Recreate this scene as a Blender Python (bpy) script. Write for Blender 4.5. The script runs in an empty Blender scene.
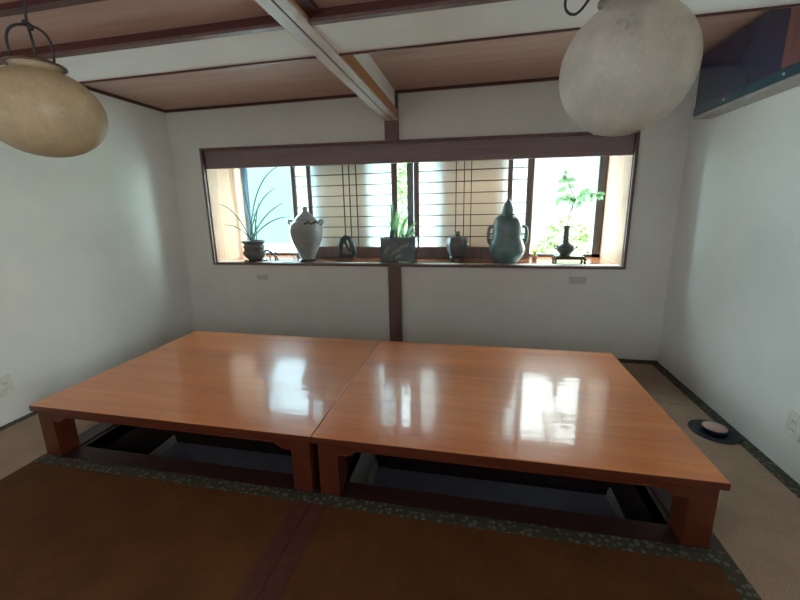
import bpy, bmesh, math, random
from mathutils import Vector, Matrix
random.seed(7)
COL = bpy.context.scene.collection
PI = math.pi

# ------------------------------------------------------------------ materials
def new_mat(name):
    m = bpy.data.materials.new(name); m.use_nodes = True
    nt = m.node_tree
    return m, nt, nt.nodes['Principled BSDF']

def setp(b, color=None, rough=.5, metal=0, spec=.5, coat=0, coat_r=.1):
    if color: b.inputs['Base Color'].default_value = (*color, 1)
    b.inputs['Roughness'].default_value = rough
    b.inputs['Metallic'].default_value = metal
    b.inputs['Specular IOR Level'].default_value = spec
    b.inputs['Coat Weight'].default_value = coat
    b.inputs['Coat Roughness'].default_value = coat_r

def coords(nt, scale=(1, 1, 1), rot=(0, 0, 0)):
    tc = nt.nodes.new('ShaderNodeTexCoord'); mp = nt.nodes.new('ShaderNodeMapping')
    mp.inputs['Scale'].default_value = scale; mp.inputs['Rotation'].default_value = rot
    nt.links.new(tc.outputs['Object'], mp.inputs['Vector'])
    return mp.outputs['Vector']

def noise(nt, vec, scale, detail=4, rough=.55, dist=0):
    n = nt.nodes.new('ShaderNodeTexNoise')
    n.inputs['Scale'].default_value = scale; n.inputs['Detail'].default_value = detail
    n.inputs['Roughness'].default_value = rough; n.inputs['Distortion'].default_value = dist
    nt.links.new(vec, n.inputs['Vector'])
    return n.outputs['Fac']

def ramp(nt, fac, stops):
    r = nt.nodes.new('ShaderNodeValToRGB'); nt.links.new(fac, r.inputs['Fac'])
    e = r.color_ramp.elements
    e[0].position, e[0].color = stops[0][0], (*stops[0][1], 1)
    e[1].position, e[1].color = stops[-1][0], (*stops[-1][1], 1)
    for p, c in stops[1:-1]:
        x = e.new(p); x.color = (*c, 1)
    return r.outputs['Color']

def bump(nt, b, fac, strength=.1, dist=.01):
    n = nt.nodes.new('ShaderNodeBump'); n.inputs['Strength'].default_value = strength
    n.inputs['Distance'].default_value = dist
    nt.links.new(fac, n.inputs['Height']); nt.links.new(n.outputs['Normal'], b.inputs['Normal']); nt.links.new(n.outputs['Normal'], b.inputs['Coat Normal'])

def plain(name, c, rough=.5, metal=0, spec=.5, coat=0, var=.12, sc=12, bmp=0):
    m, nt, b = new_mat(name); setp(b, c, rough, metal, spec, coat)
    f = noise(nt, coords(nt), sc)
    lo = tuple(x*(1-var) for x in c); hi = tuple(min(1, x*(1+var)) for x in c)
    nt.links.new(ramp(nt, f, [(.3, lo), (.7, hi)]), b.inputs['Base Color'])
    if bmp: bump(nt, b, f, bmp)
    return m

def wood(name, dark, light, axis='x', rough=.4, coat=0, coat_r=.1, scale=1, spec=.5, planks=0, wav=0):
    m, nt, b = new_mat(name); setp(b, light, rough, 0, spec, coat, coat_r)
    s = {'x': (.7, 9, 9), 'y': (9, .7, 9), 'z': (9, 9, .7)}[axis]
    v = coords(nt, tuple(k*scale for k in s))
    f = noise(nt, v, 2.2, 6, .6, .8)
    c = ramp(nt, f, [(.28, dark), (.5, tuple((a+d)/2 for a, d in zip(dark, light))), (.72, light)])
    if planks:
        br = nt.nodes.new('ShaderNodeTexBrick')
        pv = coords(nt)
        nt.links.new(pv, br.inputs['Vector'])
        br.inputs['Scale'].default_value = 1; br.inputs['Brick Width'].default_value = 1.1
        br.inputs['Row Height'].default_value = planks; br.inputs['Mortar Size'].default_value = .0006
        br.inputs['Color1'].default_value = (.86, .84, .82, 1); br.inputs['Color2'].default_value = (1, 1, 1, 1)
        br.inputs['Mortar'].default_value = (.55, .5, .5, 1)
        mx = nt.nodes.new('ShaderNodeMix'); mx.data_type = 'RGBA'; mx.blend_type = 'MULTIPLY'
        mx.inputs['Factor'].default_value = 1
        nt.links.new(c, mx.inputs[6]); nt.links.new(br.outputs['Color'], mx.inputs[7])
        c = mx.outputs[2]
    nt.links.new(c, b.inputs['Base Color'])
    if wav:
        bump(nt, b, noise(nt, coords(nt, (1.5, 14, 14)), 1.6, 3), wav, .006)
    return m

def glass(name, tint, gloss=.06):
    m = bpy.data.materials.new(name); m.use_nodes = True; nt = m.node_tree; nt.nodes.clear()
    o = nt.nodes.new('ShaderNodeOutputMaterial'); t = nt.nodes.new('ShaderNodeBsdfTransparent')
    g = nt.nodes.new('ShaderNodeBsdfGlossy'); mx = nt.nodes.new('ShaderNodeMixShader')
    t.inputs['Color'].default_value = (*tint, 1); g.inputs['Roughness'].default_value = .02
    mx.inputs[0].default_value = gloss
    nt.links.new(t.outputs[0], mx.inputs[1]); nt.links.new(g.outputs[0], mx.inputs[2])
    nt.links.new(mx.outputs[0], o.inputs['Surface'])
    return m

def veil(name, c, trans, transp):
    """thin sheet that scatters light through: paper or cloth"""
    m = bpy.data.materials.new(name); m.use_nodes = True; nt = m.node_tree; nt.nodes.clear()
    o = nt.nodes.new('ShaderNodeOutputMaterial')
    d = nt.nodes.new('ShaderNodeBsdfDiffuse'); t = nt.nodes.new('ShaderNodeBsdfTranslucent'); p = nt.nodes.new('ShaderNodeBsdfTransparent')
    for n in (d, t):
        n.inputs['Color'].default_value = (*c, 1)
    p.inputs['Color'].default_value = (1, 1, 1, 1)
    a = nt.nodes.new('ShaderNodeMixShader'); a.inputs[0].default_value = trans
    bb = nt.nodes.new('ShaderNodeMixShader'); bb.inputs[0].default_value = transp
    nt.links.new(d.outputs[0], a.inputs[1]); nt.links.new(t.outputs[0], a.inputs[2])
    nt.links.new(a.outputs[0], bb.inputs[1]); nt.links.new(p.outputs[0], bb.inputs[2])
    nt.links.new(bb.outputs[0], o.inputs['Surface'])
    return m

def weave(name, c1, c2, sc=160):
    m, nt, b = new_mat(name); setp(b, c1, .75, 0, .25)
    v = coords(nt)
    ck = nt.nodes.new('ShaderNodeTexVoronoi'); ck.inputs['Scale'].default_value = sc
    nt.links.new(v, ck.inputs['Vector'])
    f2 = noise(nt, v, 5, 5)
    c = ramp(nt, f2, [(.3, c1), (.7, c2)])
    mx = nt.nodes.new('ShaderNodeMix'); mx.data_type = 'RGBA'; mx.blend_type = 'MULTIPLY'; mx.inputs['Factor'].default_value = .5
    nt.links.new(c, mx.inputs[6]); nt.links.new(ramp(nt, ck.outputs['Distance'], [(.0, (1, 1, 1)), (.7, (.45, .45, .45))]), mx.inputs[7])
    nt.links.new(mx.outputs[2], b.inputs['Base Color'])
    bump(nt, b, ck.outputs['Distance'], .35, .004)
    return m

def brocade(name, ground, dot, sc=34):
    m, nt, b = new_mat(name); setp(b, ground, .7, 0, .3)
    v = nt.nodes.new('ShaderNodeTexVoronoi'); v.inputs['Scale'].default_value = sc; v.inputs['Randomness'].default_value = .75
    nt.links.new(coords(nt), v.inputs['Vector'])
    nt.links.new(ramp(nt, v.outputs['Distance'], [(.22, dot), (.42, ground)]), b.inputs['Base Color'])
    return m

M = {}
M['plaster'] = plain('plaster', (.71, .71, .665), .9, spec=.15, var=.04, sc=3, bmp=.05)
M['plaster_white'] = plain('white_plaster', (.88, .90, .87), .85, spec=.2, var=.03, sc=4)
M['ceiling_wood'] = wood('ceiling_veneer', (.44, .285, .235), (.55, .37, .31), 'x', .6, spec=.3)
M['dark_wood'] = wood('dark_red_wood', (.055, .014, .012), (.11, .030, .024), 'x', .5)
M['mauve_wood'] = wood('mauve_brown_wood', (.12, .065, .06), (.19, .11, .10), 'z', .55)
M['header_wood'] = wood('mauve_header_flare_wood', (.21, .14, .145), (.29, .20, .205), 'x', .5)  # lightened a little, window flare put into the colour
M['pale_wood'] = wood('pale_glare_wood', (.46, .37, .32), (.60, .50, .44), 'y', .45)  # lintel underside: glare put into a paler wood colour
M['orange_wood'] = wood('orange_varnished_wood', (.30, .13, .05), (.46, .22, .09), 'y', .4)
M['jamb_wood'] = wood('jamb_cypress', (.32, .15, .085), (.46, .25, .155), 'z', .5)
M['sill_wood'] = wood('sill_lacquered_wood', (.28, .09, .04), (.42, .15, .06), 'x', .22, .5, .08)
M['table_top'] = wood('table_lacquer_top', (.60, .160, .030), (.76, .245, .058), 'x', .34, .7, .07, .7, planks=.14, wav=.16)
M['table_wood_shaded'] = wood('table_lacquer_side_shaded', (.060, .010, .003), (.100, .019, .006), 'x', .38, .3)  # sides far darker than the top: shade put into the colour
M['leg_wood_shaded'] = wood('table_leg_wood_shaded', (.056, .010, .003), (.100, .020, .006), 'z', .38, .3)  # legs coloured dark for shade, like the table sides
M['mat_brown_shaded'] = weave('woven_mat_brown_shaded', (.085, .030, .006), (.130, .048, .010))  # darker than the tan mats: table shade put into the colour
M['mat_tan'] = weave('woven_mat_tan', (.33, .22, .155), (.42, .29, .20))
M['border_green'] = brocade('border_brocade_green', (.040, .038, .024), (.12, .12, .082))
M['border_red'] = plain('border_dark_red', (.065, .014, .007), .7, var=.25, sc=30)
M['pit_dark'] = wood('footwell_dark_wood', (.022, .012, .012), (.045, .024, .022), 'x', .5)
M['pit_grey'] = plain('footwell_grey_board', (.50, .50, .46), .5, var=.1)
M['pit_floor'] = plain('footwell_vinyl', (.36, .43, .58), .25, var=.12, sc=8)
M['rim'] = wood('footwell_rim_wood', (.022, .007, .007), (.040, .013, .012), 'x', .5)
M['alu'] = plain('brown_grey_aluminium', (.10, .10, .11), .45, .3)
M['shoji_wood'] = wood('shoji_frame_wood', (.18, .12, .11), (.27, .19, .17), 'z', .55)
M['lattice'] = plain('lattice_wood', (.05, .04, .04), .6)
M['paper'] = veil('shoji_paper', (.66, .72, .76), .7, .5)
M['cream'] = veil('cream_cloth', (.62, .50, .41), .5, .0)
M['blue_cloth'] = veil('grey_blue_cloth', (.40, .48, .56), .5, .1)
M['glass_l'] = glass('window_glass_cool', (.84, .97, 1.0))
M['glass_r'] = glass('window_glass_clear', (.93, 1.0, 1.0))
M['navy'] = plain('dark_glossy_panel', (.032, .036, .080), .22, 0, .5, .3, var=.2, sc=3)
M['teal'] = plain('dark_teal_rail', (.012, .070, .100), .25, 0, .6, .5)
M['tray'] = plain('pale_grey_pink_board', (.34, .30, .29), .5)
M['red_post'] = wood('reddish_post_wood', (.16, .06, .06), (.24, .10, .09), 'z', .5)
M['plastic'] = plain('ivory_plastic', (.62, .62, .54), .4)
M['slot'] = plain('dark_slot', (.03, .03, .03), .5)
M['plate_grey'] = plain('faded_grey_plate', (.54, .52, .49), .8)
M['ceramic_white'] = plain('grey_white_ceramic', (.31, .33, .315), .3, coat=.3, var=.1, sc=9)
M['ceramic_dark'] = plain('dark_hazed_glaze', (.075, .095, .105), .3, coat=.4, var=.3)  # glaze lifted, blue-green window haze put into its colour
M['ceramic_teal'] = plain('blue_green_glaze', (.13, .22, .23), .3, coat=.5, var=.2, sc=10)
M['ceramic_brown'] = plain('brown_glaze', (.10, .095, .095), .35, coat=.3, var=.2)
M['pot_grey'] = plain('ash_grey_glaze', (.11, .105, .10), .45, coat=.2, var=.25)
M['relief'] = plain('pale_relief_glaze', (.24, .28, .28), .5, var=.2)
M['stone_green'] = plain('dark_green_stone', (.035, .075, .08), .35, coat=.3, var=.5, sc=30)
M['stand_red'] = plain('rosewood_stand', (.13, .035, .025), .35, coat=.4, var=.2)
M['stand_dark'] = plain('dark_stand_wood', (.045, .025, .022), .35, coat=.3, var=.2)
M['soil'] = plain('dark_soil', (.03, .022, .016), .9, bmp=.4, sc=60)
M['leaf_dark'] = veil('dark_leaf', (.07, .16, .11), .5, 0)
M['leaf_mid'] = veil('mid_leaf', (.24, .42, .22), .55, 0)
M['leaf_yellow'] = veil('yellow_leaf', (.50, .60, .16), .5, 0)
M['stem'] = plain('green_brown_stem', (.16, .15, .08), .6)
M['black_lac'] = plain('black_lacquer', (.006, .010, .018), .35, spec=.3, coat=.0)
M['tan_top'] = wood('pinkish_tan_disc', (.42, .27, .22), (.52, .36, .29), 'x', .5)
M['cord'] = plain('black_cord', (.012, .012, .012), .6)
M['cap'] = plain('bronze_cap', (.10, .055, .03), .4, .4)
M['bulb'] = plain('frosted_bulb', (.40, .40, .38), .3)
M['socket'] = plain('lamp_socket', (.16, .15, .14), .4)
M['outside_ground'] = plain('outside_concrete', (.45, .46, .43), .9)
M['outside_leaf'] = plain('sunlit_shrub_leaf', (.16, .25, .07), .6, var=.35, sc=3)
M['outside_leaf_b'] = plain('pale_shrub_leaf', (.20, .27, .13), .6, var=.3, sc=3)
M['clear'] = glass('clear_glass', (.85, .92, .93), .18)

def globe_mat(name, tint, transp):
    m = bpy.data.materials.new(name); m.use_nodes = True; nt = m.node_tree; b = nt.nodes['Principled BSDF']
    o = nt.nodes['Material Output']
    setp(b, tint, .38, 0, .5, .15, .12)
    v = coords(nt)
    vo = nt.nodes.new('ShaderNodeTexVoronoi'); vo.inputs['Scale'].default_value = 85
    nt.links.new(v, vo.inputs['Vector'])
    n = noise(nt, v, 16, 4)
    base = ramp(nt, n, [(.3, tuple(x*.78 for x in tint)), (.7, tint)])
    sp = ramp(nt, vo.outputs['Distance'], [(.12, (1.08, 1.07, 1.03)), (.4, (.93, .93, .93))])
    mx = nt.nodes.new('ShaderNodeMix'); mx.data_type = 'RGBA'; mx.blend_type = 'MULTIPLY'; mx.inputs['Factor'].default_value = .8
    nt.links.new(base, mx.inputs[6]); nt.links.new(sp, mx.inputs[7])
    nt.links.new(mx.outputs[2], b.inputs['Base Color'])
    bump(nt, b, vo.outputs['Distance'], .25, .003)
    tl = nt.nodes.new('ShaderNodeBsdfTranslucent'); nt.links.new(mx.outputs[2], tl.inputs['Color'])
    tp = nt.nodes.new('ShaderNodeBsdfTransparent'); tp.inputs['Color'].default_value = (.93, .92, .9, 1)
    a = nt.nodes.new('ShaderNodeMixShader'); a.inputs[0].default_value = .5
    c = nt.nodes.new('ShaderNodeMixShader'); c.inputs[0].default_value = transp
    nt.links.new(b.outputs[0], a.inputs[1]); nt.links.new(tl.outputs[0], a.inputs[2])
    nt.links.new(a.outputs[0], c.inputs[1]); nt.links.new(tp.outputs[0], c.inputs[2])
    nt.links.new(c.outputs[0], o.inputs['Surface'])
    return m
M['globe_tan'] = globe_mat('tan_bubble_glass', (.76, .63, .43), .35)
M['globe_grey'] = globe_mat('grey_bubble_glass', (.92, .87, .79), .68)

# ------------------------------------------------------------------ mesh helpers
class MB:
    def __init__(s): s.bm = bmesh.new()
    def box(s, x0, x1, y0, y1, z0, z1, bev=0, mi=0):
        t = bmesh.new(); bmesh.ops.create_cube(t, size=1)
        for v in t.verts:
            v.co = Vector(((x0+x1)/2+v.co.x*(x1-x0), (y0+y1)/2+v.co.y*(y1-y0), (z0+z1)/2+v.co.z*(z1-z0)))
        if bev: bmesh.ops.bevel(t, geom=t.edges[:], offset=bev, segments=2, affect='EDGES', profile=.6)
        for f in t.faces: f.material_index = mi
        return s.merge(t)
    def merge(s, t, smooth=False, mi=None):
        me = bpy.data.meshes.new('t')
        if smooth:
            for f in t.faces: f.smooth = True
        if mi is not None:
            for f in t.faces: f.material_index = mi
        t.to_mesh(me); t.free(); s.bm.from_mesh(me); bpy.data.meshes.remove(me)
        return s
    def lathe(s, prof, c=(0, 0, 0), n=40, sx=1, sy=1, rib=0, nrib=0, mi=0):
        t = bmesh.new(); rings = []
        for r, z in prof:
            if r < 1e-5: rings.append([t.verts.new((c[0], c[1], c[2]+z))])
            else:
                rings.append([t.verts.new((c[0]+sx*r*(1+rib*abs(math.sin(nrib*a*PI/n)))*math.cos(2*PI*a/n), c[1]+sy*r*(1+rib*abs(math.sin(nrib*a*PI/n)))*math.sin(2*PI*a/n), c[2]+z)) for a in range(n)])
        for A, B in zip(rings, rings[1:]):
            for a in range(n):
                b = (a+1) % n
                if len(A) == 1 and len(B) == 1: continue
                if len(A) == 1: t.faces.new((A[0], B[b], B[a]))
                elif len(B) == 1: t.faces.new((A[a], A[b], B[0]))
                else: t.faces.new((A[a], A[b], B[b], B[a]))
        bmesh.ops.recalc_face_normals(t, faces=t.faces[:])
        return s.merge(t, True, mi)
    def tube(s, pts, r, n=8, mi=0):
        t = bmesh.new(); P = [Vector(p) for p in pts]; rings = []
        for i, p in enumerate(P):
            d = (P[min(i+1, len(P)-1)]-P[max(i-1, 0)]).normalized()
            u = d.orthogonal().normalized() if i == 0 else (rings_u - d*rings_u.dot(d)).normalized()
            rings_u = u; w = d.cross(u)
            rr = r[i] if isinstance(r, (list, tuple)) else r
            rings.append([t.verts.new(p+rr*(math.cos(2*PI*a/n)*u+math.sin(2*PI*a/n)*w)) for a in range(n)])
        for A, B in zip(rings, rings[1:]):
            for a in range(n): t.faces.new((A[a], A[(a+1) % n], B[(a+1) % n], B[a]))
        t.faces.new(rings[0][::-1]); t.faces.new(rings[-1])
        return s.merge(t, True, mi)
    def prism(s, poly, y0, y1, mi=0):
        """x-z outline extruded along y"""
        t = bmesh.new()
        a = [t.verts.new((x, y0, z)) for x, z in poly]; b = [t.verts.new((x, y1, z)) for x, z in poly]
        t.faces.new(a); t.faces.new(b[::-1]); n = len(poly)
        for i in range(n): t.faces.new((a[i], b[i], b[(i+1) % n], a[(i+1) % n]))
        bmesh.ops.recalc_face_normals(t, faces=t.faces[:])
        return s.merge(t, False, mi)
    def blade(s, pts, w, mi=0, up=(0, 1, 0)):
        """thin curved leaf strip with a folded midrib"""
        t = bmesh.new(); P = [Vector(p) for p in pts]; n = len(P); R = []
        for i, p in enumerate(P):
            d = (P[min(i+1, n-1)]-P[max(i-1, 0)]).normalized()
            side = d.cross(Vector(up)).normalized(); k = i/(n-1)
            ww = w*(math.sin(PI*min(1, .25+.75*k))**.7 if k < 1 else 0)+.0004
            nn = side.cross(d)*ww*.35
            R.append((t.verts.new(p-side*ww+nn), t.verts.new(p), t.verts.new(p+side*ww+nn)))
        for A, B in zip(R, R[1:]):
            t.faces.new((A[0], A[1], B[1], B[0])); t.faces.new((A[1], A[2], B[2], B[1]))
        return s.merge(t, True, mi)
    def build(s, name, mats, parent=None, loc=(0, 0, 0), rz=0):
        me = bpy.data.meshes.new(name); s.bm.to_mesh(me); s.bm.free()
        for m in (mats if isinstance(mats, (list, tuple)) else [mats]): me.materials.append(m)
        o = bpy.data.objects.new(name, me); COL.objects.link(o)
        o.location = loc; o.rotation_euler.z = rz
        if parent: o.parent = parent
        return o

def bez(a, b, c, n=9):
    a, b, c = Vector(a), Vector(b), Vector(c)
    return [a*(1-t)**2+b*2*t*(1-t)+c*t*t for t in [i/(n-1) for i in range(n)]]

def tag(o, label=None, cat=None, group=None, kind=None):
    if label: o['label'] = label
    if cat: o['category'] = cat
    if group: o['group'] = group
    if kind: o['kind'] = kind
    return o
def empty(name, loc, label, cat, group=None, rz=0):
    o = bpy.data.objects.new(name, None); COL.objects.link(o); o.empty_display_size = .05
    o.location = loc; o.rotation_euler.z = rz
    return tag(o, label, cat, group)
def struct(mb, name, mats, parent=None, label=None, cat=None):
    o = mb.build(name, mats, parent); o['kind'] = 'structure'
    if label: o['label'] = label
    if cat: o['category'] = cat
    return o

# ------------------------------------------------------------------ dimensions
XL, XR = -2.388, 2.222
YB = -5.2                      # rear wall behind the viewer
HC = 2.35                      # ceiling of the alcove by the window
HN = 2.155                     # ceiling nearer the viewer
HK = 2.1075                    # underside of beam and lintel
WX0, WX1, WZ0 = -2.022, 1.860, .8436
BD = .66                       # depth of the window bay
ZTL, ZTR = 1.955, 1.902        # the old window head runs slightly out of level
# pits
PY0, PY1 = -1.235, -1.885
PITS = [(-1.635, -.185), (.0, 1.497)]
PZ = -.40

# ------------------------------------------------------------------ setting
b = MB()
xs = [XL-.12, PITS[0][0], PITS[0][1], PITS[1][0], PITS[1][1], XR+.12]
b.box(xs[0], xs[5], YB-.12, PY1, -.09, 0)
b.box(xs[0], xs[5], PY0, .12, -.09, 0)
for i in (0, 2, 4): b.box(xs[i], xs[i+1], PY1, PY0, -.09, 0)
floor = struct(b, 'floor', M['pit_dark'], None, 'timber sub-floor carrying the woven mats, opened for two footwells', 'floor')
for k, (x0, x1) in enumerate(PITS):
    b = MB()
    t = .02
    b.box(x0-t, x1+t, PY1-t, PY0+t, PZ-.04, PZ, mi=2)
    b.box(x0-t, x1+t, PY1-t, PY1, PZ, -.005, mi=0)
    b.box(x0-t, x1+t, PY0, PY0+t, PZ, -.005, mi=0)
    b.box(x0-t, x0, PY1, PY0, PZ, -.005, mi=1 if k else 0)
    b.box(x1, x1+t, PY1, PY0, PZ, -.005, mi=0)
    w = struct(b, 'footwell', [M['pit_dark'], M['pit_grey'], M['pit_floor']], floor)
    # pale skirting boards at both ends of the well
    for xx, s in ((x0, 1), (x1, -1)):
        q = MB().prism([(xx, PZ), (xx+s*.020, PZ), (xx+s*.016, PZ+.03), (xx+s*.008, PZ+.055), (xx, PZ+.06)], PY1+.002, PY0-.002)
        q = struct(q, 'skirting', M['pit_grey'], w)
# rim boards round each well, flush with the mats
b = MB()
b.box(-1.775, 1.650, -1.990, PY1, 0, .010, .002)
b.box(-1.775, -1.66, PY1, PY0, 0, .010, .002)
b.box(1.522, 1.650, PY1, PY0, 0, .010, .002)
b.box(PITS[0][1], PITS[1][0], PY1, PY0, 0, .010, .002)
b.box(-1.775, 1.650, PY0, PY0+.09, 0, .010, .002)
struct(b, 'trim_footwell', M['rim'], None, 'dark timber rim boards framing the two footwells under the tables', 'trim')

# walls
b = MB()
def quadprism(b, pts, y0, y1, mi=0): b.prism(pts, y0, y1, mi)
quadprism(b, [(XL-.12, 0), (WX0, 0), (WX0, HC+.1), (XL-.12, HC+.1)], 0, .12)
quadprism(b, [(WX1, 0), (XR+.12, 0), (XR+.12, HC+.1), (WX1, HC+.1)], 0, .12)
quadprism(b, [(WX0, 0), (WX1, 0), (WX1, WZ0), (WX0, WZ0)], 0, .12)
quadprism(b, [(WX0, ZTL), (WX1, ZTR), (WX1, HC+.1), (WX0, HC+.1)], 0, .12)
struct(b, 'wall_back', M['plaster'], None, 'off-white plaster back wall below and above the long window', 'wall')
struct(MB().box(XL-.12, XL, YB, 0, 0, HC+.1), 'wall_left', M['plaster'], None, 'off-white plaster wall on the left', 'wall')
struct(MB().box(XR, XR+.12, YB, 0, 0, HC+.1), 'wall_right', M['plaster'], None, 'off-white plaster wall on the right', 'wall')
struct(MB().box(XL-.12, XR+.12, YB-.12, YB, 0, HC+.1), 'wall_rear', M['plaster'], None, 'plaster wall behind the viewer', 'wall')
# ceilings
b = MB()
b.box(XL-.12, XR+.12, -1.49, .12, HC, HC+.08)
b.box(XL-.12, XR+.12, YB-.12, -1.83, HN, HN+.3)
struct(b, 'ceiling', M['ceiling_wood'], None, 'pinkish brown veneer ceiling boards', 'ceiling')
b = MB()
for x0, x1 in ((XL, -.1506), (-.0365, XR)): b.box(x0, x1, -1.83, -1.49, HK+.012, HC+.08)
struct(b, 'trim_beam', M['plaster_white'], None, 'wide white plastered beam crossing the ceiling', 'beam')
b = MB()
for x0, x1 in ((XL, -.1506), (-.0365, XR)):
    b.box(x0, x1, -1.845, -1.825, HK+.012, HN, mi=0)
    b.box(x0, x1, -1.852, -1.822, HK, HK+.013, mi=1)
    b.box(x0, x1, -1.493, -1.484, HK+.003, HK+.014, mi=0)
struct(b, 'trim_beam_edge', [M['dark_wood'], M['mauve_wood']], None, 'dark red wooden edging along the white beam', 'trim')
# cornices
b = MB()
b.box(XL, XR, -.022, 0, HC-.022, HC)
b.box(XL, XL+.022, -1.49, -.022, HC-.022, HC)
b.box(XR-.022, XR, -1.49, -.022, HC-.022, HC)
struct(b, 'trim_cornice', M['dark_wood'], None, 'thin dark cornice where the alcove ceiling meets the walls', 'trim')
b = MB()
b.box(-.0365, .015, YB, -1.853, HN-.022, HN)
b.box(XL, -.1506, -2.175, -2.135, HN-.022, HN)
struct(b, 'trim_batten', M['dark_wood'], None, 'dark red ceiling battens on the nearer ceiling', 'trim')
# grooved lintel along the room
b = MB()
x0, x1, gx = -.1506, -.0365, -.0900
for a, c in ((x0, gx-.005), (gx+.005, x1)): b.box(a, c, YB, -.034, HK, HK+.012, mi=0)
b.box(x0+.001, x1, YB, -.034, HK+.0121, HK+.085, mi=1)
b.box(gx-.005, gx+.005, YB, -.034, HK+.011, HK+.0125, mi=2)
struct(b, 'trim_lintel', [M['pale_wood'], M['orange_wood'], M['dark_wood']], None, 'grooved sliding-door lintel, underside paled for glare, running from the ceiling to the window post', 'lintel')
struct(MB().box(-.125, -.062, -1.49, -.034, HK+.0851, HC), 'wall_partition', M['plaster_white'], None, 'narrow white plaster strip above the grooved lintel', 'wall')
# post
b = MB()
b.box(-.159, -.0367, -.034, 0, 0, WZ0-.022, .002)
b.box(-.159, -.0367, -.034, 0, 1.935, HC-.022, .002)
struct(b, 'trim_post', M['mauve_wood'], None, 'mauve brown wooden post showing above and below the window', 'post')
# baseboards
b = MB(); b.box(XL, XR, -.012, 0, 0, .02); struct(b, 'baseboard_back', M['dark_wood'], None, 'thin dark strip at the foot of the back wall', 'baseboard')
# window rim, header
b = MB(); f = .022
b.prism([(WX0-f, WZ0-f), (WX0, WZ0-f), (WX0, ZTL+f), (WX0-f, ZTL+f)], -.02, .02)
b.prism([(WX1, WZ0-f), (WX1+f, WZ0-f), (WX1+f, ZTR+f), (WX1, ZTR+f)], -.02, .02)
b.prism([(WX0, ZTL), (WX1, ZTR), (WX1, ZTR+f), (WX0, ZTL+f)], -.02, .03)
b.prism([(WX0, WZ0-f), (WX1, WZ0-f), (WX1, WZ0), (WX0, WZ0)], -.02, .03)
w1 = struct(b, 'window_1', M['mauve_wood'], None, 'long low window bay with a thin dark wooden rim', 'window')
b = MB().prism([(WX0, 1.785), (WX1, 1.742), (WX1, ZTR), (WX0, ZTL)], .025, .055)
struct(b, 'window_header', M['header_wood'], w1)
b = MB().box(WX0, WX1, .03, BD, WZ0-.03, WZ0-.0005)
struct(b, 'window_sill', M['sill_wood'], w1)
b = MB().box(WX0-.03, WX0+.001, .021, BD, WZ0-.03, 1.955)
struct(b, 'window_jamb', M['jamb_wood'], w1)
b = MB().box(WX1-.001, WX1+.03, .021, BD, WZ0-.03, 1.955)
struct(b, 'window_jamb', M['jamb_wood'], w1)
b = MB().box(WX0-.03, WX1+.03, .12, BD, 1.96, 2.02)
struct(b, 'window_soffit', M['header_wood'], w1)
# aluminium sashes
b = MB(); y0, y1 = .605, .65; zt = 1.955
b.box(WX0, WX1, y0, y1, WZ0, WZ0+.028); b.box(WX0, WX1, y0, y1, zt-.04, zt+.01)
b.box(WX0, WX0+.04, y0, y1, WZ0, zt); b.box(WX1-.075, WX1, y0, y1, WZ0, zt)
b.box(-.075, -.010, y0-.02, y1, WZ0, zt)
struct(b, 'window_frame', M['alu'], w1)
for nm, xx, xw in (('a', -.475, .03), ('a', .225, .03)):
    struct(MB().box(xx, xx+xw, y0, y1-.01, WZ0+.028, zt-.04), 'window_stile', M['alu'], w1)
struct(MB().box(WX0+.04, -.075, .625, .629, WZ0+.028, zt-.04), 'window_pane', M['glass_l'], w1)
struct(MB().box(-.010, WX1-.075, .625, .629, WZ0+.028, zt-.04), 'window_pane', M['glass_r'], w1)

# ------------------------------------------------------------------ shoji screens
def shoji(x0, x1, verts, label, inner, mid):
    t = empty('shoji_screen', ((x0+x1)/2, .45, WZ0), label, 'sliding screen')
    X = (x0+x1)/2
    sw0, sw1 = inner
    h = 1.945-WZ0
    MB().box(x0-X, x0-X+sw0, -.015, .015, 0, h, .002).build('stile', M['shoji_wood'], t)
    MB().box(x1-X-sw1, x1-X, -.015, .015, 0, h, .002).build('stile', M['shoji_wood'], t)
    MB().box(mid-.022-X, mid+.022-X, -.0145, .0065, .118, h-.04, .002).build('stile', M['shoji_wood'], t)
    b = MB().box(x0-X+sw0, x1-X-sw1, -.014, .014, 0, .118, .002)
    b.build('bottom_rail', M['shoji_wood'], t)
    b = MB().box(x0-X+sw0, x1-X-sw1, -.014, .014, h-.04, h, .002)
    b.build('top_rail', M['shoji_wood'], t)
    b = MB()
    for k in range(8):
        z = 1.066-WZ0+k*.1085
        if z < h-.05: b.box(x0-X+sw0, x1-X-sw1, -.008, .006, z-.0045, z+.0045)
    for v in verts: b.box(v-X-.0045, v-X+.0045, -.010, .0, .118, h-.04)
    b.build('lattice', M['lattice'], t)
    b = MB().box(x0-X+sw0, x1-X-sw1, .007, .0085, .118, h-.04)
    b.build('paper', M['paper'], t)
    return t
shoji(-1.317, -.152, (-.734, -.667, -.590), 'left shoji lattice screen, between the cool left pane and the planter', (.045, .06), -1.118)
shoji(.022, 1.174, (.444, .523, .592), 'right shoji lattice screen, behind the pumpkin jar and gourd jar', (.05, .06), .960)
def curtain(x0, x1, z0, z1, y, amp, mat, label, folds, name='curtain'):
    t = bmesh.new(); n = folds*8; rows = [z1, (z0+z1)/2, z0]; R = []
    for j, z in enumerate(rows):
        R.append([t.verts.new((x0+(x1-x0)*i/n, y+amp*math.sin(2*PI*i/8+.4*math.sin(i*.7)), z)) for i in range(n+1)])
    for A, B in zip(R, R[1:]):
        for i in range(n): t.faces.new((A[i], A[i+1], B[i+1], B[i]))
    b = MB(); b.merge(t, True); o = b.build(name, mat)
    so = o.modifiers.new('s', 'SOLIDIFY'); so.thickness = .0015
    return tag(o, label, 'curtain')
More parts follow.
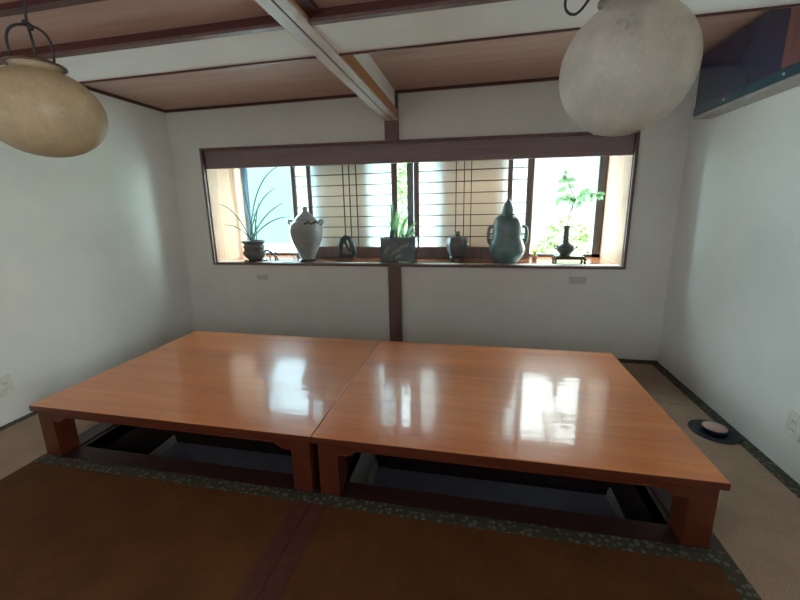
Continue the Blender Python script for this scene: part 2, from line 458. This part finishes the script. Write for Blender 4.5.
curtain(-1.11, -.44, WZ0+.03, 1.94, .505, .012, M['cream'], 'cream pleated curtain hanging behind the left shoji screen', 12)
curtain(.25, .955, WZ0+.03, 1.94, .505, .012, M['cream'], 'cream pleated curtain hanging behind the right shoji screen', 12)
curtain(-1.955, -1.865, WZ0+.02, 1.94, .50, .014, M['blue_cloth'], 'narrow grey-blue gathered curtain at the far left end of the window', 3)

# ------------------------------------------------------------------ tables
def apron(L, zt, zlow, zmid, inset):
    return [(-L, zt), (-L, zlow), (-L+inset, zlow), (-L+inset+.02, zlow+.010), (-L+inset+.045, zmid), (L-inset-.045, zmid), (L-inset-.02, zlow+.010), (L-inset, zlow), (L, zlow), (L, zt)]
def make_table(x0, x1, label):
    yf, yb = -2.006, -.692
    cx, cy = (x0+x1)/2, (yf+yb)/2; hw, hd = (x1-x0)/2, (yb-yf)/2
    t = empty('low_table', (cx, cy, .0103), label, 'table', None)
    h = .33-.0103
    b = MB().box(-hw, hw, -hd, hd, h-.034, h, .003)
    b.bm.normal_update()
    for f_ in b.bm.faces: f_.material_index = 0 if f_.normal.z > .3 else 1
    b.build('tabletop', [M['table_top'], M['table_wood_shaded']], t)
    ov = .020; lw = .099
    for sx in (-1, 1):
        for sy in (-1, 1):
            ax = sx*(hw-ov); ay = sy*(hd-ov)
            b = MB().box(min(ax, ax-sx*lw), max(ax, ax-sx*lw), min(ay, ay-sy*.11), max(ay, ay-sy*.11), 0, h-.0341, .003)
            b.build('leg', M['leg_wood_shaded'], t)
    L = hw-ov-lw
    for sy in (-1, 1):
        y = sy*(hd-.035)
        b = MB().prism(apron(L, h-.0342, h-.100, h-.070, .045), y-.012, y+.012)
        b.build('apron', M['table_wood_shaded'], t)
    Ld = hd-ov-.11
    for sx in (-1, 1):
        b = MB().prism(apron(Ld, h-.0342, h-.100, h-.070, .045), -.012, .012)
        bmesh.ops.rotate(b.bm, verts=b.bm.verts[:], cent=(0, 0, 0), matrix=Matrix.Rotation(PI/2, 3, 'Z'))
        bmesh.ops.translate(b.bm, verts=b.bm.verts[:], vec=(sx*(hw-.035), 0, 0))
        b.build('apron', M['table_wood_shaded'], t)
    return t
make_table(-1.781, -.0873, 'left low orange-brown lacquered table, pushed end to end with its twin')
make_table(-.0853, 1.612, 'right low orange-brown lacquered table, the one nearer the black ring dish')

# ------------------------------------------------------------------ mats
def mat_thing(x0, x1, y0, y1, surf, label, borders, z=.010):
    t = empty('floor_mat', ((x0+x1)/2, (y0+y1)/2, 0), label, 'mat')
    X, Y = (x0+x1)/2, (y0+y1)/2
    MB().box(x0-X, x1-X, y0-Y, y1-Y, 0.0, z, .002).build('woven_surface', surf, t)
    for (a, c, d, e, m) in borders:
        MB().box(a-X, c-X, d-Y, e-Y, z-.002, z+.0022, .001).build('border', m, t)
    return t
G, Rr = M['border_green'], M['border_red']
mat_thing(-1.775, -.0905, -4.6, -1.992, M['mat_brown_shaded'], 'woven mat in front of the left table, brown darkened for table shade', [(-1.775, -.0905, -2.055, -1.992, G), (-.168, -.0905, -4.6, -2.056, Rr)])
mat_thing(-.0875, 1.650, -4.6, -1.992, M['mat_brown_shaded'], 'woven mat in front of the right table, brown darkened for table shade', [(-.0875, 1.650, -2.055, -1.992, G), (-.0875, -.010, -4.6, -2.056, Rr), (1.588, 1.650, -4.6, -2.056, G)])
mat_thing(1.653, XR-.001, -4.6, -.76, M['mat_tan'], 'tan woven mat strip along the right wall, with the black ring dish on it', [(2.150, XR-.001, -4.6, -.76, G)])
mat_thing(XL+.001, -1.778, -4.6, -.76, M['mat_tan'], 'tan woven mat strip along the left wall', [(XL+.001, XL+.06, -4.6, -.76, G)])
mat_thing(XL+.001, XR-.001, -.757, -.013, M['mat_tan'], 'tan woven mat along the back wall, mostly hidden behind the tables', [(XL+.001, XR-.001, -.07, -.013, G), (2.150, XR-.001, -.757, -.071, G)])
mat_thing(-1.775, 1.650, PY0+.092, -.76, M['mat_tan'], 'tan woven mat under the far half of the tables', [])

# ------------------------------------------------------------------ lamps
def make_lamp(c, a, bb, mat, label, cords, loop=None):
    t = empty('globe_pendant_lamp', (c[0], c[1], HN), label, 'lamp', 'bubbly glass globe pendants')
    zc = c[2]-HN
    prof = []
    for i in range(33):
        th = PI-(PI-.40)*i/32
        prof.append((a*math.sin(th) if i else 0, zc+bb*math.cos(th)))
    ztop = prof[-1][1]; r0 = prof[-1][0]
    prof += [(r0*.99, ztop+.010), (r0*1.06, ztop+.016)]
    g = MB().lathe(prof, n=64).build('glass_globe', mat, t)
    so = g.modifiers.new('s', 'SOLIDIFY'); so.thickness = .004; so.offset = -1
    # metal cap resting over the mouth
    z = ztop+.014
    MB().lathe([(0, z+.020), (r0*.55, z+.020), (r0*.8, z+.014), (r0*1.22, z+.004), (r0*1.26, z), (r0*1.2, z), (r0*.5, z+.006), (0, z+.006)], n=40).build('cap', M['cap'], t)
    s = MB().lathe([(0, z+.005), (.022, z+.004), (.022, z-.05), (.018, z-.058), (0, z-.058)], n=24).build('socket', M['socket'], t)
    MB().lathe([(0, z-.118), (.012, z-.115), (.021, z-.104), (.022, z-.092), (.018, z-.078), (.013, z-.068), (.013, z-.058), (0, z-.056)], n=24).build('bulb', M['bulb'], s)
    kz = cords
    b = MB()
    b.tube(bez((0, 0, 0), (.01, 0, kz*.5), (.0, 0, kz)), .0035, 8)
    b.tube([(-.012, 0, kz+.01), (.0, .004, kz), (.014, -.002, kz-.012)], [.006, .009, .006], 8)
    for ang in (.3, 2.4, 4.5):
        ex, ey = math.cos(ang)*r0*.9, math.sin(ang)*r0*.9
        b.tube(bez((0, 0, kz), (ex*1.3, ey*1.3, kz-.012), (ex, ey, z+.012), 10), .0035, 8)
    if loop: b.tube(loop, .0028, 8)
    b.build('cord', M['cord'], t)
    MB().lathe([(0, 0), (.05, 0), (.048, -.012), (.01, -.024), (0, -.024)], n=32).build('ceiling_rose', M['cap'], t)
    return t
make_lamp((-.604, -2.5, 1.662), .148, .122, M['globe_tan'], 'tan bubbly glass globe lamp hanging at the left', -.26)
lp = [Vector((-.03, 0, -.30)), Vector((-.06, 0, -.335)), Vector((-.095, 0, -.385)), Vector((-.115, 0, -.392)), Vector((-.128, 0, -.375)), Vector((-.120, 0, -.34)), Vector((-.08, 0, -.27)), Vector((-.0, 0, -.22))]
lp2 = []
for i in range(len(lp)-1):
    p0, p1, p2, p3 = lp[max(i-1, 0)], lp[i], lp[i+1], lp[min(i+2, len(lp)-1)]
    for k in range(5):
        s = k/5
        lp2.append(.5*((2*p1)+(p2-p0)*s+(2*p0-5*p1+4*p2-p3)*s*s+(3*p1-p0-3*p2+p3)*s**3))
lp2.append(lp[-1])
make_lamp((.949, -2.5, 1.645), .129, .130, M['globe_grey'], 'greyish bubbly glass globe lamp hanging at the right, before the window end', -.22, lp2)

# ------------------------------------------------------------------ overhead wall unit
t = empty('overhead_wall_unit', (2.16, -1.4, 1.926), 'dark glossy navy unit mounted high on the right wall under the ceiling', 'wall unit')
def loc(b): 
    bmesh.ops.translate(b.bm, verts=b.bm.verts[:], vec=(-2.16, 1.4, -1.926)); return b
loc(MB().box(2.124, XR-.001, -1.480, -.28, 1.945, HC-.024)).build('cabinet_body', M['navy'], t)
loc(MB().box(2.112, 2.1235, -1.05, -.28, 2.0, HC-.024, .002)).build('front_panel', M['navy'], t)
loc(MB().box(2.106, 2.1235, -1.480, -.28, 1.946, 1.999, .003)).build('lower_rail', M['teal'], t)
loc(MB().box(2.110, XR-.001, -1.480, -.28, 1.926, 1.9445, .002)).build('bottom_board', M['tray'], t)
loc(MB().box(2.108, 2.1235, -1.17, -1.055, 2.0, HC-.024, .002)).build('frame_stile', M['red_post'], t)
loc(MB().box(2.112, 2.1235, -1.480, -1.175, 2.0, HC-.024, .002)).build('front_panel', M['navy'], t)
for y in (-.62, -1.09):  # pale dots standing in for highlights on the glossy rail
    loc(MB().box(2.102, 2.1065, y-.006, y+.006, 1.966, 1.976, .001)).build('highlight_dot', M['plastic'], t)

# ------------------------------------------------------------------ sockets and plates
def outlet(x, y, z, s, label):
    t = empty('wall_outlet', (x, y, z), label, 'outlet')
    MB().box(min(0, s*.010), max(0, s*.010), -.043, .043, -.066, .066, .003).build('cover_plate', M['plastic'], t)
    for dz in (-.022, .022):
        q = MB().box(min(s*.010, s*.0125), max(s*.010, s*.0125), -.018, .018, dz-.017, dz+.017, .001).build('socket_face', M['plastic'], t)
        for dy in (-.007, .007):
            MB().box(min(s*.0125, s*.0132), max(s*.0125, s*.0132), dy-.0013, dy+.0013, dz-.006, dz+.006).build('slot', M['slot'], q)
outlet(XR, -1.418, .272, -1, 'ivory double power outlet low on the right wall')
outlet(XL, -1.745, .266, 1, 'ivory power outlet low on the left wall')
def plate(x0, x1, z0, z1, label):
    b = MB().box(x0, x1, -.006, 0, z0, z1, .002)
    tag(b.build('blank_wall_plate', M['plate_grey']), label, 'wall plate')
plate(1.455, 1.590, .688, .752, 'faint grey blank plate on the back wall under the right end of the window')
plate(-1.560, -1.440, .668, .718, 'faint grey blank plate on the back wall under the orchid pot')

# ------------------------------------------------------------------ black ring dish
t = empty('ring_dish', (2.082, -1.083, .0102), 'flat black ring dish with a raised pale centre on the right-hand mat', 'dish')
MB().lathe([(0, 0), (.118, 0), (.126, .003), (.127, .006), (.122, .008), (.075, .005), (0, .005)], n=56).build('rim_plate', M['black_lac'], t)
MB().lathe([(0, .005), (.060, .005), (.062, .008), (.064, .027), (.062, .030), (0, .030)], n=48).build('raised_disc', M['black_lac'], t)
MB().lathe([(0, .0301), (.061, .0301), (.060, .034), (0, .034)], n=48).build('wooden_top', M['tan_top'], t)

# ------------------------------------------------------------------ things on the sill
S = WZ0
# orchid in ribbed pot
t = empty('potted_orchid', (-1.655, .15, S), 'long-leaved orchid in a round grey pot at the left end of the sill', 'plant')
MB().lathe([(0, 0), (.105, 0), (.12, .006), (.118, .012), (.07, .012), (0, .012)], n=40).build('saucer', M['stand_dark'], t)
MB().lathe([(0, .012), (.062, .012), (.075, .02), (.113, .060), (.120, .085), (.112, .110), (.100, .122), (.108, .135), (.112, .150), (.106, .165), (.100, .176), (.112, .190), (.120, .205), (.116, .216), (.104, .214), (.096, .19), (0, .19)], n=48).build('pot', M['pot_grey'], t)
MB().lathe([(0, .196), (.06, .198), (.100, .192), (.095, .18), (0, .18)], n=30).build('soil', M['soil'], t)
b = MB()
tips = [(-.318, .56, .25, -.25), (-.305, .37, .12, -.22), (-.10, .91, .45, -.08), (.43, .955, .80, .08), (.415, .60, .48, .20), (.46, .44, .38, .20), (.02, .62, .5, .0), (.20, .72, .50, .06), (-.05, .50, .4, -.03), (.42, .80, .62, .12)]
tips = [(-.335, .60, .54, -.12), (-.305, .38, .40, -.14), (-.075, .90, .60, -.02), (.41, .965, .90, .06), (.40, .60, .52, .16), (.455, .455, .46, .22), (.08, .60, .45, .03), (.34, .75, .66, .08), (-.02, .56, .40, .03)]
for k, (tx, tz, cz, cx) in enumerate(tips):
    bx = -.045+.09*random.random()
    yy = random.uniform(-.05, .05)
    p = bez((bx, yy*.5, .195), (cx+bx*.4, yy, cz), (tx, yy, tz), 14)
    b.blade(p, .0068, up=(0, 1, .15))
b.build('leaves', M['leaf_dark'], t)
# small creeping figurine
b = MB()
b.tube(bez((-.075, 0, .115), (-.02, 0, .10), (.0, 0, .07)), [.010, .013, .014, .014, .013, .013, .012, .012, .011])
b.tube(bez((.0, 0, .07), (.03, 0, .07), (.045, 0, .105), 7), [.008, .007, .006, .006, .007, .009, .006])
b.tube(bez((0, 0, .07), (.045, 0, .05), (.025, 0, .002), 7), .009)
b.tube(bez((-.03, 0, .095), (-.05, .01, .06), (-.035, .01, .002), 7), .006)
b.tube(bez((.02, 0, .06), (.055, .01, .03), (.05, .01, .002), 7), .008)
tag(b.build('branch_figurine', M['ceramic_dark'], None, (-1.455, .16, S)), 'small dark twisted branch-like figurine leaning beside the orchid pot', 'figurine')
# clear slender vial
b = MB().lathe([(0, 0), (.018, 0), (.020, .006), (.013, .03), (.010, .06), (.018, .10), (.024, .15), (.022, .19), (.020, .19), (.021, .15), (.015, .10), (.006, .06), (0, .05)], n=24)
tag(b.build('glass_vial', M['clear'], None, (-1.330, .40, S)), 'small slender clear glass vase behind the white lidded jar', 'vase')
# white lidded jar on stand
t = empty('lidded_jar', (-1.045, .14, S), 'greyish white ceramic jar with a pointed lid and shoulder lugs, left half of the sill', 'jar')
MB().lathe([(0, 0), (.090, 0), (.095, .008), (.085, .022), (.080, .026), (0, .026)], n=40).build('stand', M['stand_dark'], t)
MB().lathe([(0, .026), (.070, .026), (.074, .035), (.088, .075), (.118, .14), (.150, .22), (.165, .29), (.166, .33), (.155, .375), (.125, .412), (.090, .425), (.086, .41), (0, .41)], n=56).build('body', M['ceramic_white'], t)
l = MB().lathe([(0, .408), (.100, .412), (.112, .422), (.102, .436), (.075, .465), (.045, .49), (.028, .505), (.024, .515), (.030, .524), (.026, .538), (.012, .552), (0, .562)], n=48).build('lid', M['ceramic_white'], t)
for s in (-1, 1):
    b = MB()
    b.tube([(s*.135, 0, .395), (s*.160, 0, .415), (s*.182, 0, .418), (s*.190, 0, .405), (s*.178, 0, .385), (s*.158, 0, .355)], [.012, .013, .012, .010, .010, .010])
    b.build('handle', M['ceramic_white'], t)
b = MB()
for k in range(6):
    a = -PI/2+.45+k*.19
    b.lathe([(0, -.018), (.014, -.01), (.019, 0), (.014, .01), (0, .018)], c=(.140*math.cos(a), .140*math.sin(a), .392+.012*math.sin(k*2)), n=12)
b.build('relief_flowers', M['pot_grey'], t)
# ring stone on stand
t = empty('stone_carving', (-.630, .17, S), 'small dark green openwork stone carving on a reddish wooden stand', 'ornament')
b = MB(); b.box(-.082, .082, -.045, .045, .022, .042, .005)
for sx in (-1, 1):
    for sy in (-1, 1): b.box(sx*.066-.012, sx*.066+.012, sy*.03-.01, sy*.03+.01, 0, .023, .003)
b.build('stand', M['stand_red'], t)
pts = [(-.055, 0, .050), (-.070, .0, .10), (-.062, .0, .165), (-.040, 0, .222), (-.010, .0, .240), (.028, .0, .232), (.050, .0, .195), (.062, .0, .14), (.078, .0, .09), (.062, .0, .052)]
b = MB(); b.tube(pts, [.020, .026, .024, .026, .028, .024, .026, .025, .026, .018], 10)
b.tube([(-.062, 0, .056), (-.02, 0, .060), (.03, 0, .058), (.066, 0, .054)], [.016, .013, .013, .016], 10)
b.tube([(-.035, 0, .21), (-.005, .004, .17), (.012, .0, .13), (.040, -.002, .10)], [.02, .012, .010, .014], 10)
b.build('carving', M['stone_green'], t)
# square planter
t = empty('planter', (-.085, .16, S), 'square dark glazed planter with a pale relief leaf and strappy green leaves', 'plant')
b = MB()
w, h = .170, .242
b.box(-w, w, -.085, -.072, .012, h, .004); b.box(-w, w, .072, .085, .012, h, .004)
b.box(-w, -w+.014, -.073, .073, .012, h, .002); b.box(w-.014, w, -.073, .073, .012, h, .002)
b.box(-w+.01, w-.01, -.075, .075, .012, .03)
for sx in (-1, 1):
    for sy in (-1, 1): b.box(sx*.14-.02, sx*.14+.02, sy*.06-.018, sy*.06+.018, 0, .013)
b.build('pot', M['ceramic_dark'], t)
MB().box(-w*.86, w*.86, -.07, .07, .205, .222).build('soil', M['soil'], t)
b = MB()
for (a, c, dz) in (((-.05, .07), (.05, .17), 0), ((-.02, .03), (.03, .09), 0), ((.04, .13), (.11, .20), 0), ((-.12, .09), (-.085, .18), 0)):
    b.blade([Vector((a[0]+(c[0]-a[0])*k/7, -.0875, a[1]+(c[1]-a[1])*k/7+.01*math.sin(k))) for k in range(8)], .028, up=(0, 1, 0))
o = b.build('relief_leaf', M['relief'], t)
so = o.modifiers.new('s', 'SOLIDIFY'); so.thickness = .004
b = MB()
for (x, tx, tz, w_) in ((-.08, -.05, .60, .008), (-.06, -.075, .56, .009), (-.05, -.13, .45, .006), (-.03, .02, .47, .008), (-.04, -.02, .52, .009), (-.0, .085, .44, .007), (.02, .11, .48, .005), (.05, .19, .39, .010), (.06, .12, .34, .008), (-.07, -.19, .42, .004), (.08, .17, .30, .009), (-.02, -.06, .38, .009)):
    b.blade(bez((x, 0, .215), (x+(tx-x)*.3, random.uniform(-.02, .02), .215+(tz-.215)*.65), (tx, random.uniform(-.03, .03), tz), 10), w_*1.5)
b.build('leaves', M['leaf_mid'], t)
MB().tube(bez((-.075, 0, .21), (-.08, 0, .27), (-.06, 0, .31)), .020, 10).build('stub', M['ceramic_dark'], t)
b = MB()
for (x, z) in ((.045, .26), (.07, .245), (.095, .265), (.09, .235)):
    b.lathe([(0, -.012), (.012, -.006), (.014, .002), (.008, .012), (0, .014)], c=(x, -.05, z), n=10)
b.build('blossom', M['relief'], t)
# pumpkin jar
t = empty('pumpkin_jar', (.478, .20, S), 'small ribbed pumpkin-shaped brown jar on a low dark stand', 'jar')
b = MB(); b.lathe([(0, .034), (.06, .034), (.076, .040), (.078, .052), (.07, .058), (0, .058)], n=36)
for k in range(4):
    a = PI/4+k*PI/2
    b.tube([(.062*math.cos(a), .062*math.sin(a), .040), (.080*math.cos(a), .080*math.sin(a), .02), (.070*math.cos(a), .070*math.sin(a), .002)], [.012, .010, .012])
b.build('stand', M['stand_dark'], t)
MB().lathe([(0, .058), (.050, .058), (.074, .078), (.088, .115), (.093, .165), (.091, .205), (.078, .236), (.050, .246), (.02, .240), (0, .240)], n=84, rib=.13, nrib=7).build('body', M['ceramic_brown'], t)
MB().lathe([(0, .238), (.026, .240), (.030, .250), (.020, .260), (.018, .274), (.024, .284), (.014, .292), (0, .293)], n=24).build('lid', M['ceramic_brown'], t)
# gourd jar
t = empty('gourd_jar', (.932, .19, S), 'large blue-green double-gourd jar with pointed lid and side handles', 'jar')
MB().lathe([(0, 0), (.100, 0), (.108, .008), (.115, .025), (.146, .06), (.163, .105), (.162, .145), (.146, .195), (.132, .24), (.128, .29), (.130, .335), (.126, .375), (.112, .41), (.085, .432), (.062, .440), (0, .440)], n=56).build('body', M['ceramic_teal'], t)
MB().lathe([(0, .438), (.064, .439), (.068, .446), (.058, .458), (.052, .478), (.050, .50), (.040, .53), (.018, .562), (.008, .580), (0, .584)], n=40).build('lid', M['ceramic_teal'], t)
for s in (-1, 1):
    b = MB()
    b.tube([(s*.120, 0, .325), (s*.145, 0, .335), (s*.164, 0, .318), (s*.172, 0, .280), (s*.172, 0, .235), (s*.165, 0, .195), (s*.150, 0, .170)], [.014, .016, .016, .015, .015, .015, .014], 10)
    b.tube([(s*.12, 0, .262), (s*.145, 0, .266), (s*.168, 0, .262)], .010, 8)
    b.tube([(s*.12, 0, .215), (s*.145, 0, .215), (s*.170, 0, .215)], .012, 8)
    b.build('handle', M['ceramic_teal'], t)
b = MB()
for k in range(13):
    a = -PI*.95+k*PI*.9/12
    b.lathe([(0, -.012), (.012, -.006), (.014, 0), (.012, .006), (0, .012)], c=(.152*math.cos(a), .152*math.sin(a), .10-.0*k+.03*abs(math.cos(a))), n=10)
b.build('relief_band', M['ceramic_teal'], t)
# little yellow plant
t = empty('tiny_plant', (1.205, .34, S), 'tiny yellow-green sprout in a small pot right of the gourd jar', 'plant')
MB().lathe([(0, 0), (.020, 0), (.027, .03), (.028, .045), (.024, .045), (.022, .035), (0, .035)], n=20).build('pot', M['tan_top'], t)
b = MB()
for k in range(11):
    a = k*2.4
    b.blade(bez((0, 0, .035), (.012*math.cos(a), .012*math.sin(a), .09), (.038*math.cos(a), .03*math.sin(a), .085+.035*random.random()), 6), .009)
b.build('leaves', M['leaf_yellow'], t)
# bottle vase on stand
t = empty('display_stand', (1.490, .23, S), 'low dark wooden stand with curved feet under the bottle vase', 'stand')
b = MB(); b.box(-.125, .120, -.065, .065, .040, .062, .004)
b.box(-.12, .12, -.05, .05, .030, .046, .002)
b.build('top_board', M['stand_dark'], t)
for sx in (-1, 1):
    for sy in (-1, 1):
        MB().tube([(sx*.110, sy*.050, .046), (sx*.128, sy*.056, .028), (sx*.120, sy*.054, .012), (sx*.130, sy*.058, .0)], [.014, .012, .009, .011], 8).build('foot', M['stand_dark'], t)
t = empty('bottle_vase', (1.452, .23, S+.0622), 'dark slender-necked bottle vase holding a leafy sprig near the right end of the sill', 'vase')
MB().lathe([(0, 0), (.040, 0), (.046, .006), (.042, .012), (.062, .030), (.078, .055), (.080, .075), (.066, .098), (.036, .115), (.024, .135), (.022, .18), (.023, .24), (.027, .262), (.029, .272), (.024, .272), (.018, .25), (.016, .13), (0, .12)], n=40).build('body', M['ceramic_dark'], t)
for s in (-1, 1):
    b = MB(); b.tube([(s*.066, 0, .092), (s*.084, 0, .096), (s*.094, 0, .082), (s*.088, 0, .066), (s*.074, 0, .060)], .006, 8)
    b.build('handle', M['ceramic_dark'], t)
t = empty('leafy_sprig', (1.452, .23, S+.33), 'leafy green sprig standing in the bottle vase', 'sprig')
b = MB()
stem = bez((0, 0, -.13), (-.01, 0, .06), (.055, 0, .235), 10)
b.tube(stem, .0035, 6)
br = [((.05, 0, .225), (.0, 0, .36), (-.03, 0, .40)), ((.045, 0, .21), (-.03, 0, .30), (-.075, .0, .24)), ((.055, 0, .235), (.14, 0, .31), (.235, 0, .27)), ((.03, 0, .15), (.08, 0, .22), (.11, 0, .20)), ((-.03, 0, .40), (-.05, 0, .43), (-.045, 0, .455))]
for q in br: b.tube(bez(*q), .0022, 6)
b.build('stem', M['stem'], t)
b = MB()
lv = [(-.03, .40, -.10, .385), (-.03, .40, .045, .395), (-.045, .455, -.03, .475), (-.035, .41, -.075, .43), (-.01, .35, .04, .34), (-.03, .33, -.10, .30), (-.075, .25, -.10, .18), (-.06, .25, -.03, .21), (.0, .24, -.05, .22), (.05, .235, .035, .18), (.05, .25, .0, .19), (.08, .27, .10, .19), (.12, .28, .13, .20), (.15, .29, .19, .25), (.20, .28, .19, .20), (.22, .27, .30, .27), (.235, .27, .255, .22), (.09, .27, .16, .32), (.02, .23, -.02, .285), (.10, .20, .075, .155), (.24, .27, .29, .225)]
for (x0_, z0_, x1_, z1_) in lv:
    yy = random.uniform(-.03, .03)
    b.blade(bez((x0_, 0, z0_), ((x0_+x1_)/2, yy, (z0_+z1_)/2+.012), (x1_, yy, z1_), 7), .019)
b.build('leaves', M['leaf_mid'], t)

# ------------------------------------------------------------------ outside
struct(MB().box(-14, 14, .75, 16, -.6, -.5), 'ground', M['outside_ground'], None, 'pale ground outside the window', 'ground')
def shrub(x, y, h, w, mat, label, n, ls):
    t = empty('garden_shrub', (x, y, -.5), label, 'shrub', 'shrubs outside the window')
    b = MB()
    for k in range(5):
        a = k*1.3
        b.tube(bez((0, 0, 0), (.1*w*math.cos(a), .1*w*math.sin(a), h*.4), (.3*w*math.cos(a), .3*w*math.sin(a), h*.8), 6), [.03, .028, .024, .02, .014, .008], 6)
    b.build('trunk', M['stem'], t)
    tb = bmesh.new()
    for k in range(n):
        v = Vector((random.gauss(0, 1), random.gauss(0, 1), random.gauss(0, 1))).normalized()*random.uniform(.55, 1)**.5
        p = Vector((v.x*w, v.y*w*.7, h*.62+v.z*h*.40))
        q = Vector((random.gauss(0, 1), random.gauss(0, 1), random.gauss(0, .6))).normalized()
        s_ = q.orthogonal().normalized(); L = ls*random.uniform(.6, 1.3)
        vs = [tb.verts.new(p-q*L), tb.verts.new(p+s_*L*.4), tb.verts.new(p+q*L), tb.verts.new(p-s_*L*.4)]
        tb.faces.new(vs)
    b = MB(); b.merge(tb); b.build('foliage', mat, t)
shrub(2.05, 2.6, 1.70, .50, M['outside_leaf'], 'bright green shrub outside, low behind the gap right of the gourd jar', 1500, .07)
shrub(2.95, 3.0, 1.80, .42, M['outside_leaf_b'], 'pale green shrub outside, low behind the leafy sprig', 1200, .07)
shrub(-.35, 2.2, 2.6, .40, M['outside_leaf'], 'tall green shrub outside behind the middle window post', 1500, .07)

# ------------------------------------------------------------------ light
SKY_TOP, SKY_SIDE = 16.0, 34.0
w = bpy.data.worlds.new('sky'); bpy.context.scene.world = w; w.use_nodes = True
nt = w.node_tree; bg = nt.nodes['Background']
tc = nt.nodes.new('ShaderNodeTexCoord'); sep = nt.nodes.new('ShaderNodeSeparateXYZ')
nt.links.new(tc.outputs['Generated'], sep.inputs[0])
# hazy bright sky: palest ahead over the neighbours, strongest high up and to the open sides
cr = ramp(nt, sep.outputs['Z'], [(0, (.80, .92, .88)), (.35, (.95, .99, 1.0))])
hx = nt.nodes.new('ShaderNodeMapRange'); hx.inputs['From Min'].default_value = -.8; hx.inputs['From Max'].default_value = .6
nt.links.new(sep.outputs['X'], hx.inputs['Value'])
hue = ramp(nt, hx.outputs['Result'], [(0, (.66, .88, 1.0)), (.45, (1, 1, 1)), (1, (1, .98, .93))])
hm = nt.nodes.new('ShaderNodeMix'); hm.data_type = 'RGBA'; hm.blend_type = 'MULTIPLY'; hm.inputs['Factor'].default_value = 1
nt.links.new(cr, hm.inputs[6]); nt.links.new(hue, hm.inputs[7])
nt.links.new(hm.outputs[2], bg.inputs['Color'])
def mrange(v, a, b_, lo, hi):
    n = nt.nodes.new('ShaderNodeMapRange'); n.interpolation_type = 'SMOOTHSTEP'
    n.inputs['From Min'].default_value = a; n.inputs['From Max'].default_value = b_
    n.inputs['To Min'].default_value = lo; n.inputs['To Max'].default_value = hi
    nt.links.new(v, n.inputs['Value']); return n.outputs['Result']
def mth(op, a, b_=None):
    n = nt.nodes.new('ShaderNodeMath'); n.operation = op
    for i, v in enumerate((a, b_)):
        if v is None: continue
        if isinstance(v, (int, float)): n.inputs[i].default_value = v
        else: nt.links.new(v, n.inputs[i])
    return n.outputs[0]
up_ = mrange(sep.outputs['Z'], .22, .72, 0, SKY_TOP)
side = mrange(mth('ABSOLUTE', sep.outputs['X']), .55, .82, 0, SKY_SIDE)
nt.links.new(mth('ADD', mth('ADD', up_, side), 1.3), bg.inputs['Strength'])
def lamp(kind, name, loc_, rot, e, color, **k):
    l = bpy.data.lights.new(name, kind); l.energy = e; l.color = color
    for a, v in k.items(): setattr(l, a, v)
    o = bpy.data.objects.new(name, l); COL.objects.link(o); o.location = loc_; o.rotation_euler = rot
    return o
sun = lamp('SUN', 'sun', (0, -6, 8), (math.radians(48), 0, math.radians(12)), 2.0, (1, .97, .9), angle=.03)
# added fill lights behind the viewer, where the walls have no openings
lamp('AREA', 'rear_fill', (0.2, YB+.1, 1.35), (math.radians(90), 0, 0), 2.5, (.95, .98, 1.0), shape='RECTANGLE', size=3.6, size_y=1.5)
lamp('AREA', 'side_fill', (XR-.05, -4.35, 1.25), (0, math.radians(90), 0), 25, (.97, 1.0, .98), shape='RECTANGLE', size=1.2, size_y=1.2, spread=math.radians(105))
lamp('AREA', 'side_fill', (XL+.05, -4.35, 1.25), (0, math.radians(-90), 0), 26, (.74, .89, 1.0), shape='RECTANGLE', size=1.2, size_y=1.2, spread=math.radians(105))
p = lamp('AREA', 'window_portal', ((WX0+WX1)/2, BD+.03, 1.4), (math.radians(-90), 0, 0), 1, (1, 1, 1), shape='RECTANGLE', size=3.9, size_y=1.15)
p.data.cycles.is_portal = True

# ------------------------------------------------------------------ camera
cam = bpy.data.cameras.new('camera'); co = bpy.data.objects.new('camera', cam); COL.objects.link(co)
yaw, pitch, roll, f = .2096, -.2145, -.0208, 376.08
r = Vector((math.cos(yaw), math.sin(yaw), 0)); fw = Vector((-math.sin(yaw), math.cos(yaw), 0)); up = Vector((0, 0, 1))
f2 = fw*math.cos(pitch)+up*math.sin(pitch); u2 = up*math.cos(pitch)-fw*math.sin(pitch)
r3 = r*math.cos(roll)+u2*math.sin(roll); u3 = u2*math.cos(roll)-r*math.sin(roll)
m = Matrix((( r3.x, u3.x, -f2.x, .6481), (r3.y, u3.y, -f2.y, -3.4592), (r3.z, u3.z, -f2.z, 1.3719), (0, 0, 0, 1)))
co.matrix_world = m
cam.sensor_width = 36; cam.lens = f/800*36
cam.shift_x = 3.5/800; cam.shift_y = -10.86/800
cam.clip_start = .05
sc = bpy.context.scene; sc.camera = co
vs = sc.view_settings; vs.view_transform = 'Standard'; vs.look = 'None'; vs.exposure = .4; vs.gamma = 1; vs.use_curve_mapping = False
